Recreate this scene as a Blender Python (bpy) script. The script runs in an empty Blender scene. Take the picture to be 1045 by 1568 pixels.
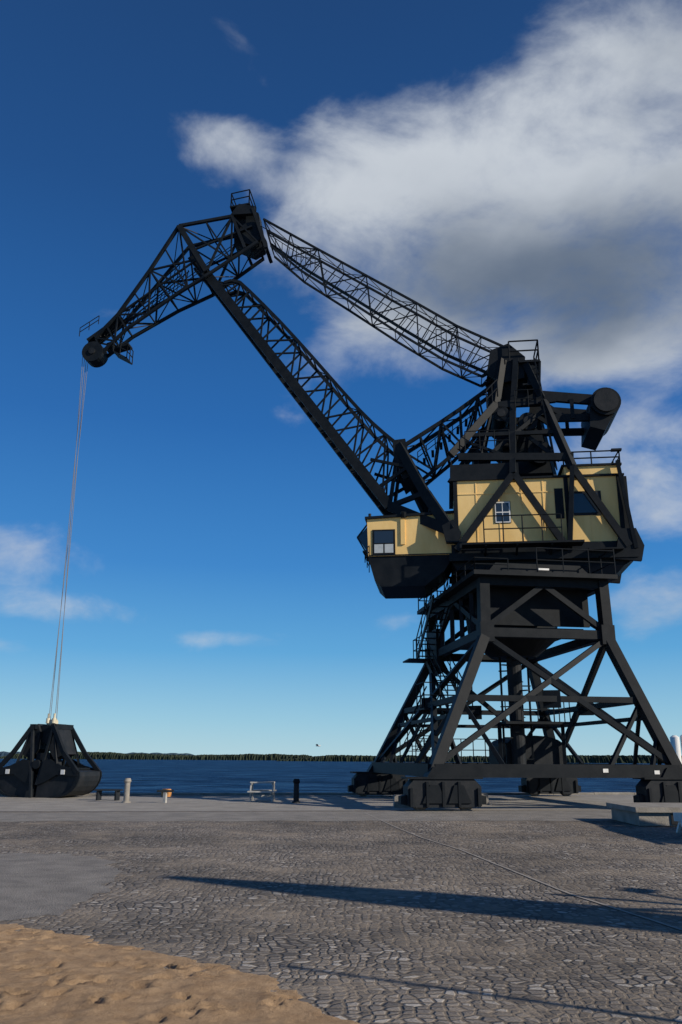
import bpy, math, random
from mathutils import Vector, Matrix, noise
random.seed(4)
sc=bpy.context.scene
R=math.radians
sc.view_settings.view_transform='Standard'; sc.view_settings.look='None'; sc.view_settings.exposure=0

# ------------------------------------------------------------ materials
def newmat(name):
    m=bpy.data.materials.new(name); m.use_nodes=True
    nt=m.node_tree; b=nt.nodes["Principled BSDF"]; return m,nt,b
def N(nt,t,**k):
    n=nt.nodes.new(t)
    for a,v in k.items():
        if a.startswith("i_"): n.inputs[a[2:].replace("_"," ")].default_value=v
        else: setattr(n,a,v)
    return n
def ramp(nt,stops):
    r=nt.nodes.new("ShaderNodeValToRGB"); e=r.color_ramp.elements
    while len(e)<len(stops): e.new(0.5)
    for i,(p,c) in enumerate(stops): e[i].position=p; e[i].color=(*c,1)
    return r
def simple(name,c1,c2,rough=.6,scale=3,metal=0,bump=0.0,bscale=40,spec=.5,streak=1.0):
    m,nt,b=newmat(name); L=nt.links.new
    tc=N(nt,"ShaderNodeTexCoord"); mp=N(nt,"ShaderNodeMapping"); mp.inputs["Scale"].default_value=(1,1,streak)
    L(tc.outputs["Object"],mp.inputs[0])
    n=N(nt,"ShaderNodeTexNoise"); n.inputs["Scale"].default_value=scale; n.inputs["Detail"].default_value=6; n.inputs["Roughness"].default_value=.65
    L(mp.outputs[0],n.inputs["Vector"])
    r=ramp(nt,[(.35,c1),(.68,c2)]); L(n.outputs[0],r.inputs[0]); L(r.outputs[0],b.inputs["Base Color"])
    b.inputs["Roughness"].default_value=rough; b.inputs["Metallic"].default_value=metal
    b.inputs["Specular IOR Level"].default_value=spec
    if bump>0:
        n2=N(nt,"ShaderNodeTexNoise"); n2.inputs["Scale"].default_value=bscale; n2.inputs["Detail"].default_value=4
        L(tc.outputs["Object"],n2.inputs["Vector"])
        bp=N(nt,"ShaderNodeBump"); bp.inputs["Strength"].default_value=bump; bp.inputs["Distance"].default_value=.02
        L(n2.outputs[0],bp.inputs["Height"]); L(bp.outputs[0],b.inputs["Normal"])
    return m
M_black=simple("crane_black_paint",(.005,.008,.012),(.013,.016,.020),.58,2.2,0,.12,25,.15)
M_dark=simple("dark_grey_steel",(.009,.013,.018),(.024,.026,.030),.6,2.5,0,.2,20,.18)
M_yellow=simple("warm_yellow_paint",(.80,.535,.20),(.90,.635,.27),.6,1.6,0,.06,14,.25,.3)
M_white=simple("white_paint",(.62,.62,.6),(.8,.8,.78),.5,4)
M_pale=simple("weathered_pale_wood",(.30,.30,.29),(.46,.45,.43),.8,4)
M_glass,nt,b=newmat("window_glass"); b.inputs["Base Color"].default_value=(.02,.03,.045,1); b.inputs["Roughness"].default_value=.05; b.inputs["Specular IOR Level"].default_value=.6
M_blind=simple("pale_blind",(.35,.4,.43),(.5,.54,.56),.7,3)
M_conc=simple("weathered_concrete",(.20,.185,.165),(.32,.30,.27),.85,2.5,0,.5,30)
M_rope=simple("steel_rope",(.14,.14,.15),(.2,.2,.2),.5,30)
M_cream=simple("cream_sheave",(.5,.46,.34),(.62,.58,.45),.6,6)
M_rail=simple("rail_steel",(.10,.085,.075),(.18,.16,.14),.5,12,.2)
M_groove=simple("worn_joint_line",(.24,.22,.20),(.34,.31,.28),.9,5)
M_asph=simple("asphalt",(.175,.163,.150),(.275,.255,.232),.9,1.4,0,.6,110)
M_orange=simple("orange_plastic",(.45,.2,.06),(.55,.26,.08),.5,4)
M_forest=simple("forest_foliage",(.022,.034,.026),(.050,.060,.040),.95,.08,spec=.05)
M_forestfar=simple("far_forest",(.040,.072,.105),(.05,.085,.12),.95,.01,spec=.05)  # bluish distance haze mixed into the foliage colour

# cobbles
m,nt,b=newmat("granite_setts"); L=nt.links.new; M_cob=m
tc=N(nt,"ShaderNodeTexCoord")
wn=N(nt,"ShaderNodeTexNoise"); wn.inputs["Scale"].default_value=1.1; wn.inputs["Detail"].default_value=3; L(tc.outputs["Object"],wn.inputs["Vector"])
wm=N(nt,"ShaderNodeVectorMath",operation="MULTIPLY_ADD"); wm.inputs[1].default_value=(.45,.45,0); L(wn.outputs["Color"],wm.inputs[0]); L(tc.outputs["Object"],wm.inputs[2])
v1=N(nt,"ShaderNodeTexVoronoi"); v1.feature='F1'; v1.voronoi_dimensions='2D'; v1.inputs["Scale"].default_value=10.5; v1.inputs["Randomness"].default_value=.65; L(wm.outputs[0],v1.inputs["Vector"])
v2=N(nt,"ShaderNodeTexVoronoi"); v2.feature='DISTANCE_TO_EDGE'; v2.voronoi_dimensions='2D'; v2.inputs["Scale"].default_value=10.5; v2.inputs["Randomness"].default_value=.65; L(wm.outputs[0],v2.inputs["Vector"])
sep=N(nt,"ShaderNodeSeparateColor"); L(v1.outputs["Color"],sep.inputs[0])
rc=ramp(nt,[(0,(.10,.094,.092)),(.35,(.19,.172,.158)),(.75,(.285,.255,.225)),(.93,(.36,.33,.30)),(1,(.52,.49,.45))]); L(sep.outputs[0],rc.inputs[0])
big=N(nt,"ShaderNodeTexNoise"); big.inputs["Scale"].default_value=.7; big.inputs["Detail"].default_value=9; big.inputs["Roughness"].default_value=.75; L(tc.outputs["Object"],big.inputs["Vector"])
jm=N(nt,"ShaderNodeMapRange"); jm.interpolation_type='SMOOTHSTEP'; jm.inputs["From Min"].default_value=.02; jm.inputs["From Max"].default_value=.22; L(v2.outputs["Distance"],jm.inputs["Value"])
bm_=N(nt,"ShaderNodeMapRange"); bm_.inputs["From Min"].default_value=.42; bm_.inputs["From Max"].default_value=.64; L(big.outputs[0],bm_.inputs["Value"])
sub=N(nt,"ShaderNodeMath",operation="MULTIPLY_ADD"); sub.inputs[1].default_value=-.7; L(bm_.outputs[0],sub.inputs[0]); L(jm.outputs[0],sub.inputs[2]); sub.use_clamp=True
jc=N(nt,"ShaderNodeMix",data_type='RGBA'); jc.inputs[6].default_value=(.105,.088,.072,1); jc.inputs[7].default_value=(.31,.258,.20,1); L(bm_.outputs[0],jc.inputs[0])
mx=N(nt,"ShaderNodeMix",data_type='RGBA'); L(sub.outputs[0],mx.inputs[0]); L(jc.outputs[2],mx.inputs[6]); L(rc.outputs[0],mx.inputs[7])
bg2=N(nt,"ShaderNodeTexNoise"); bg2.inputs["Scale"].default_value=.25; bg2.inputs["Detail"].default_value=7; L(tc.outputs["Object"],bg2.inputs["Vector"])
br=N(nt,"ShaderNodeMapRange"); br.inputs["From Min"].default_value=.35; br.inputs["From Max"].default_value=.65; br.inputs["To Min"].default_value=.68; br.inputs["To Max"].default_value=1.15; L(bg2.outputs[0],br.inputs["Value"])
vm=N(nt,"ShaderNodeVectorMath",operation="SCALE"); L(mx.outputs[2],vm.inputs[0]); L(br.outputs[0],vm.inputs["Scale"])
L(vm.outputs[0],b.inputs["Base Color"]); b.inputs["Roughness"].default_value=.85; b.inputs["Specular IOR Level"].default_value=.25
fn=N(nt,"ShaderNodeTexNoise"); fn.inputs["Scale"].default_value=45; fn.inputs["Detail"].default_value=4; L(tc.outputs["Object"],fn.inputs["Vector"])
hm=N(nt,"ShaderNodeMath",operation="MULTIPLY_ADD"); hm.inputs[1].default_value=.7; L(fn.outputs[0],hm.inputs[0]); L(sub.outputs[0],hm.inputs[2])
tl=N(nt,"ShaderNodeMath",operation="MULTIPLY_ADD"); tl.inputs[1].default_value=.5; L(sep.outputs[1],tl.inputs[0]); L(hm.outputs[0],tl.inputs[2])
bp=N(nt,"ShaderNodeBump"); bp.inputs["Strength"].default_value=.7; bp.inputs["Distance"].default_value=.018; L(tl.outputs[0],bp.inputs["Height"]); L(bp.outputs[0],b.inputs["Normal"])

# sand
m,nt,b=newmat("beach_sand"); L=nt.links.new; M_sand=m
tc=N(nt,"ShaderNodeTexCoord"); n=N(nt,"ShaderNodeTexNoise"); n.inputs["Scale"].default_value=6; n.inputs["Detail"].default_value=10; n.inputs["Roughness"].default_value=.75; L(tc.outputs["Object"],n.inputs["Vector"])
r=ramp(nt,[(.32,(.34,.225,.135)),(.68,(.56,.395,.25))]); L(n.outputs[0],r.inputs[0]); L(r.outputs[0],b.inputs["Base Color"]); b.inputs["Roughness"].default_value=.95; b.inputs["Specular IOR Level"].default_value=.1
n2=N(nt,"ShaderNodeTexNoise"); n2.inputs["Scale"].default_value=22; n2.inputs["Detail"].default_value=10; n2.inputs["Roughness"].default_value=.8; L(tc.outputs["Object"],n2.inputs["Vector"])
bp=N(nt,"ShaderNodeBump"); bp.inputs["Strength"].default_value=1; bp.inputs["Distance"].default_value=.04; L(n2.outputs[0],bp.inputs["Height"]); L(bp.outputs[0],b.inputs["Normal"])

# water
m,nt,b=newmat("lake_water"); L=nt.links.new; M_water=m
b.inputs["Roughness"].default_value=.5; b.inputs["IOR"].default_value=1.2; b.inputs["Specular IOR Level"].default_value=.05
tc=N(nt,"ShaderNodeTexCoord"); mp=N(nt,"ShaderNodeMapping"); mp.inputs["Scale"].default_value=(.28,.6,1); mp.inputs["Rotation"].default_value=(0,0,R(8)); L(tc.outputs["Object"],mp.inputs[0])
n=N(nt,"ShaderNodeTexNoise"); n.inputs["Scale"].default_value=.5; n.inputs["Detail"].default_value=7; n.inputs["Roughness"].default_value=.7; L(mp.outputs[0],n.inputs["Vector"])
bp=N(nt,"ShaderNodeBump"); bp.inputs["Strength"].default_value=1; bp.inputs["Distance"].default_value=1.2; L(n.outputs[0],bp.inputs["Height"]); L(bp.outputs[0],b.inputs["Normal"])
r=ramp(nt,[(.36,(.003,.016,.05)),(.5,(.010,.045,.125)),(.64,(.035,.115,.24))]); L(n.outputs[0],r.inputs[0]); L(r.outputs[0],b.inputs["Base Color"])  # ripple lights and darks painted into the colour in place of reflections

# ------------------------------------------------------------ mesh builder
class Mesh:
    def __init__(s): s.v=[];s.f=[];s.m=[];s.mats=[]
    def mi(s,m):
        if m not in s.mats: s.mats.append(m)
        return s.mats.index(m)
    def hexa(s,c,mat):
        o=len(s.v); s.v+= [tuple(p) for p in c]
        for q in ((0,3,2,1),(4,5,6,7),(0,1,5,4),(1,2,6,5),(2,3,7,6),(3,0,4,7)):
            s.f.append(tuple(o+i for i in q)); s.m.append(s.mi(mat))
    def beam(s,p,q,w=.1,h=None,mat=None,ref=None):
        h=h or w; p=Vector(p);q=Vector(q); d=(q-p)
        if d.length<1e-4: return
        d.normalize(); ref=Vector(ref) if ref else Vector((0,0,1))
        if abs(d.dot(ref))>.98: ref=Vector((.3,1,0)).normalized()
        sd=d.cross(ref).normalized()*w/2; up=sd.cross(d).normalized()*h/2
        s.hexa([p-sd-up,p+sd-up,p+sd+up,p-sd+up,q-sd-up,q+sd-up,q+sd+up,q-sd+up],mat)
    def cyl(s,p,q,r1,r2=None,n=14,mat=None,cap=True):
        r2=r1 if r2 is None else r2; p=Vector(p);q=Vector(q); d=(q-p).normalized()
        ref=Vector((0,0,1)) if abs(d.z)<.95 else Vector((0,1,0))
        a=d.cross(ref).normalized(); c=d.cross(a); o=len(s.v)
        for P,r in ((p,r1),(q,r2)):
            for i in range(n):
                t=2*math.pi*i/n; s.v.append(tuple(P+a*math.cos(t)*r+c*math.sin(t)*r))
        for i in range(n): s.f.append((o+i,o+(i+1)%n,o+n+(i+1)%n,o+n+i)); s.m.append(s.mi(mat))
        if cap:
            s.f.append(tuple(o+i for i in reversed(range(n)))); s.m.append(s.mi(mat))
            s.f.append(tuple(o+n+i for i in range(n))); s.m.append(s.mi(mat))
    def prism(s,prof,fn,t0,t1,mat):
        n=len(prof); o=len(s.v)
        for t in (t0,t1):
            for x,z in prof: s.v.append(tuple(fn(x,z,t)))
        for i in range(n): s.f.append((o+i,o+(i+1)%n,o+n+(i+1)%n,o+n+i)); s.m.append(s.mi(mat))
        s.f.append(tuple(o+i for i in reversed(range(n)))); s.m.append(s.mi(mat))
        s.f.append(tuple(o+n+i for i in range(n))); s.m.append(s.mi(mat))
    def build(s,name,parent=None,loc=None):
        me=bpy.data.meshes.new(name); me.from_pydata(s.v,[],s.f)
        for m in s.mats: me.materials.append(m)
        me.polygons.foreach_set("material_index",s.m)
        import bmesh
        bm=bmesh.new(); bm.from_mesh(me); bmesh.ops.recalc_face_normals(bm,faces=bm.faces); bm.to_mesh(me); bm.free()
        ob=bpy.data.objects.new(name,me); sc.collection.objects.link(ob)
        if parent: ob.parent=parent
        if loc: ob.location=loc
        return ob
def empty(name):
    e=bpy.data.objects.new(name,None); sc.collection.objects.link(e); return e
def railing(M,pts,h=1.0,step=1.1,r=.022,mat=None,n=2):
    mat=mat or M_black
    for p,q in zip(pts,pts[1:]):
        p=Vector(p);q=Vector(q); k=max(1,round((q-p).length/step))
        for i in range(k+1):
            a=p.lerp(q,i/k); M.cyl(a,a+Vector((0,0,h)),r,n=6,mat=mat)
        for i in range(1,n+1):
            z=Vector((0,0,h*i/n)); M.cyl(p+z,q+z,r,n=6,mat=mat)

# ------------------------------------------------------------ frames
C0=Vector((6.24,33.7,0)); JX=Vector((-.9922,.1247,0)); JN=Vector((-.1247,-.9922,0))
def S(s,z,t=0): return C0+JX*s+JN*t+Vector((0,0,z))
FL=Vector((3,28,0)); PA=Vector((math.cos(R(8)),math.sin(R(8)),0)); PB=Vector((-PA.y,PA.x,0))
def P(a,b,z): return FL+PA*a+PB*b+Vector((0,0,z))
K=M_black
crane=empty("harbour_crane")

def interp(poly,u):
    n=len(poly)-1; x=u*n; i=min(int(x),n-1); f=x-i
    a=poly[i]; b=poly[i+1]; return tuple(a[k]+(b[k]-a[k])*f for k in range(len(a)))
def truss(M,U,Lw,nseg,cu=.12,cl=.12,d=.07,xb=True):
    pu=[interp(U,i/nseg) for i in range(nseg+1)]; pl=[interp(Lw,i/nseg) for i in range(nseg+1)]
    for sg in (-1,1):
        for i in range(nseg):
            a=S(pu[i][0],pu[i][1],sg*pu[i][2]); b=S(pu[i+1][0],pu[i+1][1],sg*pu[i+1][2])
            c=S(pl[i][0],pl[i][1],sg*pl[i][2]); e=S(pl[i+1][0],pl[i+1][1],sg*pl[i+1][2])
            M.beam(a,b,cu,cu,K); M.beam(c,e,cl,cl,K)
            M.beam(a,c,d,d,K)
            if i%2==0: M.beam(a,e,d,d,K)
            else: M.beam(c,b,d,d,K)
        M.beam(S(pu[-1][0],pu[-1][1],sg*pu[-1][2]),S(pl[-1][0],pl[-1][1],sg*pl[-1][2]),d,d,K)
    for Q in (pu,pl):
        for i in range(nseg+1):
            M.beam(S(Q[i][0],Q[i][1],-Q[i][2]),S(Q[i][0],Q[i][1],Q[i][2]),d*.8,d*.8,K)
            if xb and i<nseg:
                g=1 if i%2 else -1
                M.beam(S(Q[i][0],Q[i][1],-g*Q[i][2]),S(Q[i+1][0],Q[i+1][1],g*Q[i+1][2]),d*.6,d*.6,K)

# ---- fly jib
M=Mesh()
U=[(18.2,20.9,.25),(17.1,22.0,.4),(15.6,24.2,.6),(14.2,26.4,.85),(11.6,26.8,.75)]
Lw=[(17.8,20.1,.25),(16.6,21.2,.4),(14.45,22.6,.6),(12.8,23.5,.8),(10.3,25.3,.7)]
truss(M,U,Lw,8,.14,.13,.07)
for sg in(-1,1):
    M.beam(S(14.2,26.4,sg*.85),S(12.7,23.8,sg*.8),.2,.26,K)
    M.beam(S(15.6,24.2,sg*.6),S(13.2,24.5,sg*.8),.08,.08,K)
    M.beam(S(17.1,22.0,sg*.4),S(13.2,24.5,sg*.8),.08,.08,K)
    M.beam(S(13.5,25,sg*.8),S(10.6,26.2,sg*.7),.09,.09,K)
    M.beam(S(12.7,23.8,sg*.8),S(11.6,26.8,sg*.75),.1,.1,K)
    M.beam(S(16.7,22.2,sg*.3),S(14.0,24.7,sg*.45),.04,.04,K)
    M.beam(S(16.9,21.7,sg*.3),S(14.1,23.9,sg*.45),.04,.04,K)
    for i in range(14):
        u=i/13; M.beam(S(16.7-2.7*u,22.2+2.5*u,sg*.35),S(16.9-2.8*u,21.7+2.2*u,sg*.35),.03,.03,K)
M.cyl(S(18.25,20.15,-.35),S(18.25,20.15,.35),.52,n=24,mat=K)
M.cyl(S(18.25,20.15,-.42),S(18.25,20.15,.42),.16,n=12,mat=M_dark)
M.beam(S(18.6,20.8,0),S(17.0,22.0,0),.6,.12,K)
railing(M,[S(18.9,20.9,.5),S(18.0,21.5,.5)],.45,.6,.02)
railing(M,[S(18.9,20.9,-.5),S(18.0,21.5,-.5)],.45,.6,.02)
M.beam(S(17.3,20.3,0),S(16.5,20.5,0),.5,.1,K); M.beam(S(17.5,20.7,0),S(17.4,20.2,0),.3,.3,K)
railing(M,[S(17.2,20.1,.35),S(16.5,19.7,.35),S(16.5,19.7,-.35)],.7,.4,.025)
M.beam(S(17.2,20.1,0),S(16.5,19.7,0),.7,.05,K)
M.prism([(11.55,25.5),(11.65,27.2),(11.1,27.5),(10.4,27.2),(10.1,25.3),(10.6,25.0)],lambda x,z,t:S(x,z,t),-.35,.35,K)
for sg in(-1,1):
    M.prism([(11.7,26.9),(11.3,27.5),(10.5,27.3),(10.5,26.9)],lambda x,z,t:S(x,z,t),sg*.55,sg*.75,K)
    M.beam(S(11.6,26.8,sg*.75),S(10.9,25.0,sg*.7),.14,.14,K); M.beam(S(10.6,27.2,sg*.7),S(9.9,25.0,sg*.6),.16,.16,K)
    M.cyl(S(10.7,25.9,sg*.38),S(10.7,25.9,sg*.6),.62,n=20,mat=K)
railing(M,[S(11.7,27.4,.7),S(10.8,27.55,.7),S(10.8,27.55,-.7),S(11.7,27.4,-.7),S(11.7,27.4,.7)],.75,1.2,.03)
M.beam(S(11.75,27.38,0),S(10.75,27.5,0),1.45,.08,K)
M.build("fly_jib",crane)

# ---- main boom
M=Mesh()
lo=[(13.6,24.9),(12.7,23.75),(4.1,11.75)]
hwf=lambda s: .45+ (13.6-s)/9.5*.55
for sg in (-1,1):
    for a,b in zip(lo,lo[1:]):
        M.beam(S(*a,sg*hwf(a[0])),S(*b,sg*hwf(b[0])),.22,.42,K)
for i in range(24):
    u=i/24
    a=(12.9+(4.1-12.9)*u,24.0+(11.75-24.0)*u)
    M.beam(S(*a,-hwf(a[0])+.11),S(*a,hwf(a[0])-.11),.1,.3,K)
M.beam(S(12.9,24.0),S(4.3,12.0),1.0,.05,K)
BU=[(11.9,23.3,.5),(11.3,23.45,.5),(10.5,22.6,.55),(9.2,21.1,.6),(7.9,19.5,.65),(6.7,17.95,.7),(5.5,16.4,.8),(4.6,15.35,.9),(3.7,14.5,.95)]
BL=[(12.6,23.5,.5),(12.1,22.9,.53),(11.2,21.7,.57),(10.1,20.15,.63),(8.9,18.5,.7),(7.7,16.8,.77),(6.6,15.2,.85),(5.4,13.6,.92),(4.4,12.2,1.0)]
truss(M,BU,BL,13,.14,.10,.07)
for sg in(-1,1):
    n1=S(3.7,14.5,sg*.95); n2=S(2.6,12.1,sg*1.6); n3=S(1.6,10.3,sg*2.12); n4=S(4.1,11.75,sg*1.0)
    M.beam(n1,n2,.24,.38,K); M.beam(n2,n3,.26,.42,K)
    M.beam(n4,n3,.24,.42,K); M.beam(n4,n2,.16,.2,K); M.beam(n1,n4,.13,.16,K)
    M.prism([(3.95,14.7),(3.4,14.75),(3.1,13.2),(3.5,12.9),(3.9,13.9)],lambda x,z,t:S(x,z,t),sg*.98,sg*1.06,K)
    m1=S(3.3,13.4,sg*1.2); M.beam(m1,S(4.6,12.6,sg*.95),.12,.14,K); M.beam(m1,S(4.9,13.9,sg*.95),.1,.12,K)
    M.prism([(1.95,10.5),(1.5,10.75),(1.2,10.2),(1.3,9.8),(1.8,9.8)],lambda x,z,t:S(x,z,t),sg*2.0,sg*2.26,K)
M.beam(S(3.7,14.5,-.95),S(3.7,14.5,.95),.3,.3,K); M.beam(S(2.6,12.1,-1.6),S(2.6,12.1,1.6),.2,.2,K); M.beam(S(4.1,11.75,-1),S(4.1,11.75,1),.4,.3,K)
M.build("main_boom",crane)

# ---- luffing strut
M=Mesh()
truss(M,[(3.7,14.5,.5),(1.4,15.95,.5),(-.6,17.4,.5)],[(2.9,12.9,.5),(1.2,14.3,.5),(0,15.7,.5)],5,.15,.13,.08)
for i in range(8):
    u=i/8; M.beam(S(3.0-3*u,13.7+2.8*u,-.4),S(3.0-3*u,13.7+2.8*u,.4),.12,.05,K)
railing(M,[S(2.9,13.9,.3),S(.2,16.0,.3)],.5,.5,.02)
M.build("luffing_strut",crane)

# ---- tie truss
M=Mesh()
U=[(10.1,26.7,.5),(7.4,24.8,.5),(5.1,23.2,.5),(2.8,21.6,.5),(1.0,20.3,.5),(-1.1,19.1,.5)]
Lw=[(9.7,25.2,.45),(8.2,23.7,.5),(6.0,22.0,.5),(3.8,20.25,.5),(1.7,18.7,.5),(.0,17.75,.5)]
truss(M,U,Lw,10,.09,.09,.045)
pu=[interp(U,i/30) for i in range(31)]; pl=[interp(Lw,i/30) for i in range(31)]
for i in range(30):
    a,b=pu[i],pu[i+1]; c,e=pl[i],pl[i+1]
    mid=lambda p,q,w,t:S(p[0]*(1-w)+q[0]*w,p[1]*(1-w)+q[1]*w,t)
    M.beam(mid(a,c,.72,0),mid(b,e,.72,0),.30,.03,K)
    M.beam(mid(a,c,.42,.2),mid(b,e,.42,.2),.03,.03,K)
    M.beam(mid(a,c,.42,.2),mid(a,c,.72,.2),.025,.025,K)
for sg in(-1,1):
    M.beam(S(0,17.75,sg*.5),S(-1.0,18.3,sg*.5),.12,.12,K)
for u in (.18,.78):
    a=interp(U,u); c=interp(Lw,u); x=(a[0]+c[0])/2; z=(a[1]+c[1])/2
    railing(M,[S(x+.4,z-.5,.6),S(x-.5,z-.7,.6)],1.0,.25,.02); 
M.build("tie_truss",crane)

# ---- mast
M=Mesh()
for sg in(-1,1):
    t=sg*1.0; tb=sg*1.9
    M.beam(S(-.9,18.4,sg*.7),S(-.5,16.2,t),.24,.3,K); M.beam(S(-.5,16.2,t),S(1.5,13.6,tb),.24,.3,K)
    M.beam(S(-1.5,18.4,sg*.7),S(-1.2,15.8,t),.24,.28,K); M.beam(S(-1.2,15.8,t),S(-.95,12.6,sg*2.12),.24,.28,K)
    M.beam(S(-1.9,18.2,sg*.7),S(-2.5,16.2,t),.24,.28,K); M.beam(S(-2.5,16.2,t),S(-3.3,12.8,sg*2.12),.24,.32,K)
    M.beam(S(-.6,16.1,t),S(-3.0,16.3,t),.2,.3,K)
    M.beam(S(-.4,15.9,t),S(-2.9,13.3,sg*1.6),.12,.16,K); M.beam(S(-2.6,15.9,t),S(0,13.6,sg*1.6),.12,.16,K)
    M.beam(S(.6,14.6,sg*1.5),S(-3.0,14.6,sg*1.5),.12,.16,K)
    M.beam(S(1.2,13.5,tb),S(-3.4,13.3,sg*1.95),.2,.3,K)
    M.beam(S(1.0,14.3,tb*.9),S(-.9,13.4,sg*1.9),.1,.12,K); M.beam(S(-.3,15.9,t),S(.3,13.5,tb),.1,.12,K)
    M.beam(S(-2.1,16.6,sg*.8),S(-5.0,16.2,sg*.8),.2,.42,K)
    M.beam(S(-2.6,15.5,sg*.8),S(-4.7,15.45,sg*.8),.2,.3,K)
    M.beam(S(-3.7,16.3,sg*.8),S(-3.7,15.4,sg*.8),.16,.3,K)
    M.beam(S(-2.3,16.4,sg*.8),S(-3.4,15.5,sg*.8),.12,.18,K)
    M.prism([(-.4,18.9),(-1.2,19.2),(-1.9,18.5),(-1.8,17.5),(-.8,17.3),(-.2,17.8)],lambda x,z,tt:S(x,z,tt),sg*.55,sg*.7,K)
M.cyl(S(-1.0,18.3,-.5),S(-1.0,18.3,.5),.62,n=22,mat=K)
M.cyl(S(-.7,16.9,-.45),S(-.7,16.9,.45),.5,n=20,mat=K)
M.cyl(S(-1.9,17.2,-.45),S(-1.9,17.2,.45),.45,n=20,mat=K)
M.prism([(-.3,16.6),(-2.6,16.6),(-2.3,17.5),(-.6,17.6)],lambda x,z,t:S(x,z,t),-.45,.45,K)
M.prism([(-.6,13.1),(-2.7,13.1),(-2.4,14.8),(-2.1,15.2),(-.8,15.1)],lambda x,z,t:S(x,z,t),-.9,.7,K)
for (x,z,r) in ((-.9,14.6,.45),(-1.8,15.3,.4),(-.7,15.7,.35),(-2.2,13.9,.5),(.2,13.7,.4)):
    M.cyl(S(x,z,-1.1),S(x,z,1.1),r,n=18,mat=K); M.cyl(S(x,z,1.1),S(x,z,1.18),r*.5,n=14,mat=M_dark)
M.prism([(-4.4,16.1),(-5.1,16.2),(-5.3,15.4),(-4.9,14.7),(-4.3,14.9)],lambda x,z,t:S(x,z,t),-1.2,1.2,K)
M.cyl(S(-5.0,15.95,-1.3),S(-5.0,15.95,1.35),.62,n=26,mat=K)
M.cyl(S(-5.0,15.95,1.35),S(-5.0,15.95,1.45),.5,n=26,mat=M_dark)
M.prism([(-1.6,18.25),(-2.5,18.25),(-2.5,18.15),(-1.6,18.15)],lambda x,z,t:S(x,z,t),-.8,.9,K)
railing(M,[S(-1.2,18.25,.85),S(-2.45,18.25,.85),S(-2.45,18.25,-.75)],.95,1.25,.035)
M.beam(S(-2.5,18.2,.8),S(-2.4,16.9,.8),.09,.09,K); M.beam(S(-1.7,17.1,.85),S(-2.45,17.1,.85),.08,.08,K)
M.prism([(-1.9,17.1),(-2.45,17.0),(-2.5,17.9),(-2.0,18.1)],lambda x,z,t:S(x,z,t),.5,.8,K)
railing(M,[S(-.1,15.9,1.3),S(-.6,16.5,1.1)],.8,.5,.025)
railing(M,[S(.9,13.7,1.95),S(-.9,13.7,1.95)],.9,.6,.02)
railing(M,[S(-1.3,15.9,1.2),S(-2.4,15.9,1.2)],.8,.6,.02)
for o in (-.22,.22): M.beam(S(-2.75+o*.3,13.0,1.5+o),S(-2.3+o*.3,18.2,.9+o),.05,.05,K)
for i in range(18):
    u=i/18; M.beam(S(-2.75+.45*u-.06,13+5.2*u,1.5-.6*u-.22),S(-2.75+.45*u+.06,13+5.2*u,1.5-.6*u+.22),.03,.03,K)
M.build("mast",crane)

# ---- machinery house
M=Mesh()
def boxS(M,s0,s1,z0,z1,t0,t1,mat): M.prism([(s0,z0),(s0,z1),(s1,z1),(s1,z0)],lambda x,z,t:S(x,z,t),t0,t1,mat)
boxS(M,1.42,-5.1,9.75,12.45,-1.9,1.9,M_yellow)
boxS(M,1.55,-1.2,12.53,13.15,-1.96,1.96,K)
boxS(M,1.6,-5.3,12.45,12.53,-2.0,2.0,K)
boxS(M,-3.0,-5.1,12.53,12.9,-1.9,1.9,M_yellow)
boxS(M,-2.9,-5.25,12.9,12.98,-1.98,1.98,K)
boxS(M,1.6,-5.5,9.1,9.75,-2.0,2.02,K)
M.prism([(1.6,9.1),(-5.5,9.1),(-5.0,8.8),(1.4,8.75)],lambda x,z,t:S(x,z,t),-1.9,1.95,K)
boxS(M,-5.1,-5.4,9.75,12.44,-1.8,1.89,K)
for s in (1.39,-3.0,-5.05): boxS(M,s+.06,s-.1,9.76,12.44,1.9,1.96,K)
for s in (.55,-.35,-1.25,-2.1,-3.9): boxS(M,s+.02,s-.02,9.76,12.44,1.9,1.918,M_yellow)
boxS(M,1.3,-2.9,11.86,11.9,1.9,1.925,M_yellow); boxS(M,1.3,-2.9,9.78,9.84,1.9,1.93,M_yellow)
boxS(M,-3.12,-4.35,10.85,11.85,1.9,1.93,M_dark); boxS(M,-3.25,-4.2,10.95,11.75,1.93,1.945,M_glass)
boxS(M,-2.55,-2.88,10.75,12.0,1.9,1.93,K)
boxS(M,-.16,-.80,10.62,11.53,1.9,1.925,K)
boxS(M,-.18,-.78,10.64,11.51,1.925,1.94,M_white)
for (a,b2,c,d) in ((-.23,-.46,10.69,11.05),(-.5,-.73,10.69,11.05),(-.23,-.46,11.1,11.46),(-.5,-.73,11.1,11.46)): boxS(M,a,b2,c,d,1.94,1.947,M_glass)
for sg in(-1,1):
    T=sg*2.14
    M.beam(S(-.95,12.6,T),S(1.4,9.5,T),.18,.26,K); M.beam(S(-1.0,12.6,T),S(-2.85,9.5,T),.18,.26,K)
    M.beam(S(-3.3,12.9,T),S(-2.95,9.3,T),.18,.26,K); M.beam(S(-3.3,12.8,T),S(-5.2,9.5,T),.18,.26,K)
    M.beam(S(-5.05,13.0,T),S(-5.45,9.4,T),.14,.24,K)
    M.prism([(-4.9,10.2),(-5.5,10.2),(-5.75,9.5),(-5.6,8.9),(-4.6,9.0)],lambda x,z,t:S(x,z,t),sg*2.03,sg*2.2,K)
    M.beam(S(1.7,9.2,T),S(-5.5,9.2,T),.2,.3,K)
boxS(M,1.2,-3.4,9.52,9.6,2.25,2.95,K)
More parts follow.
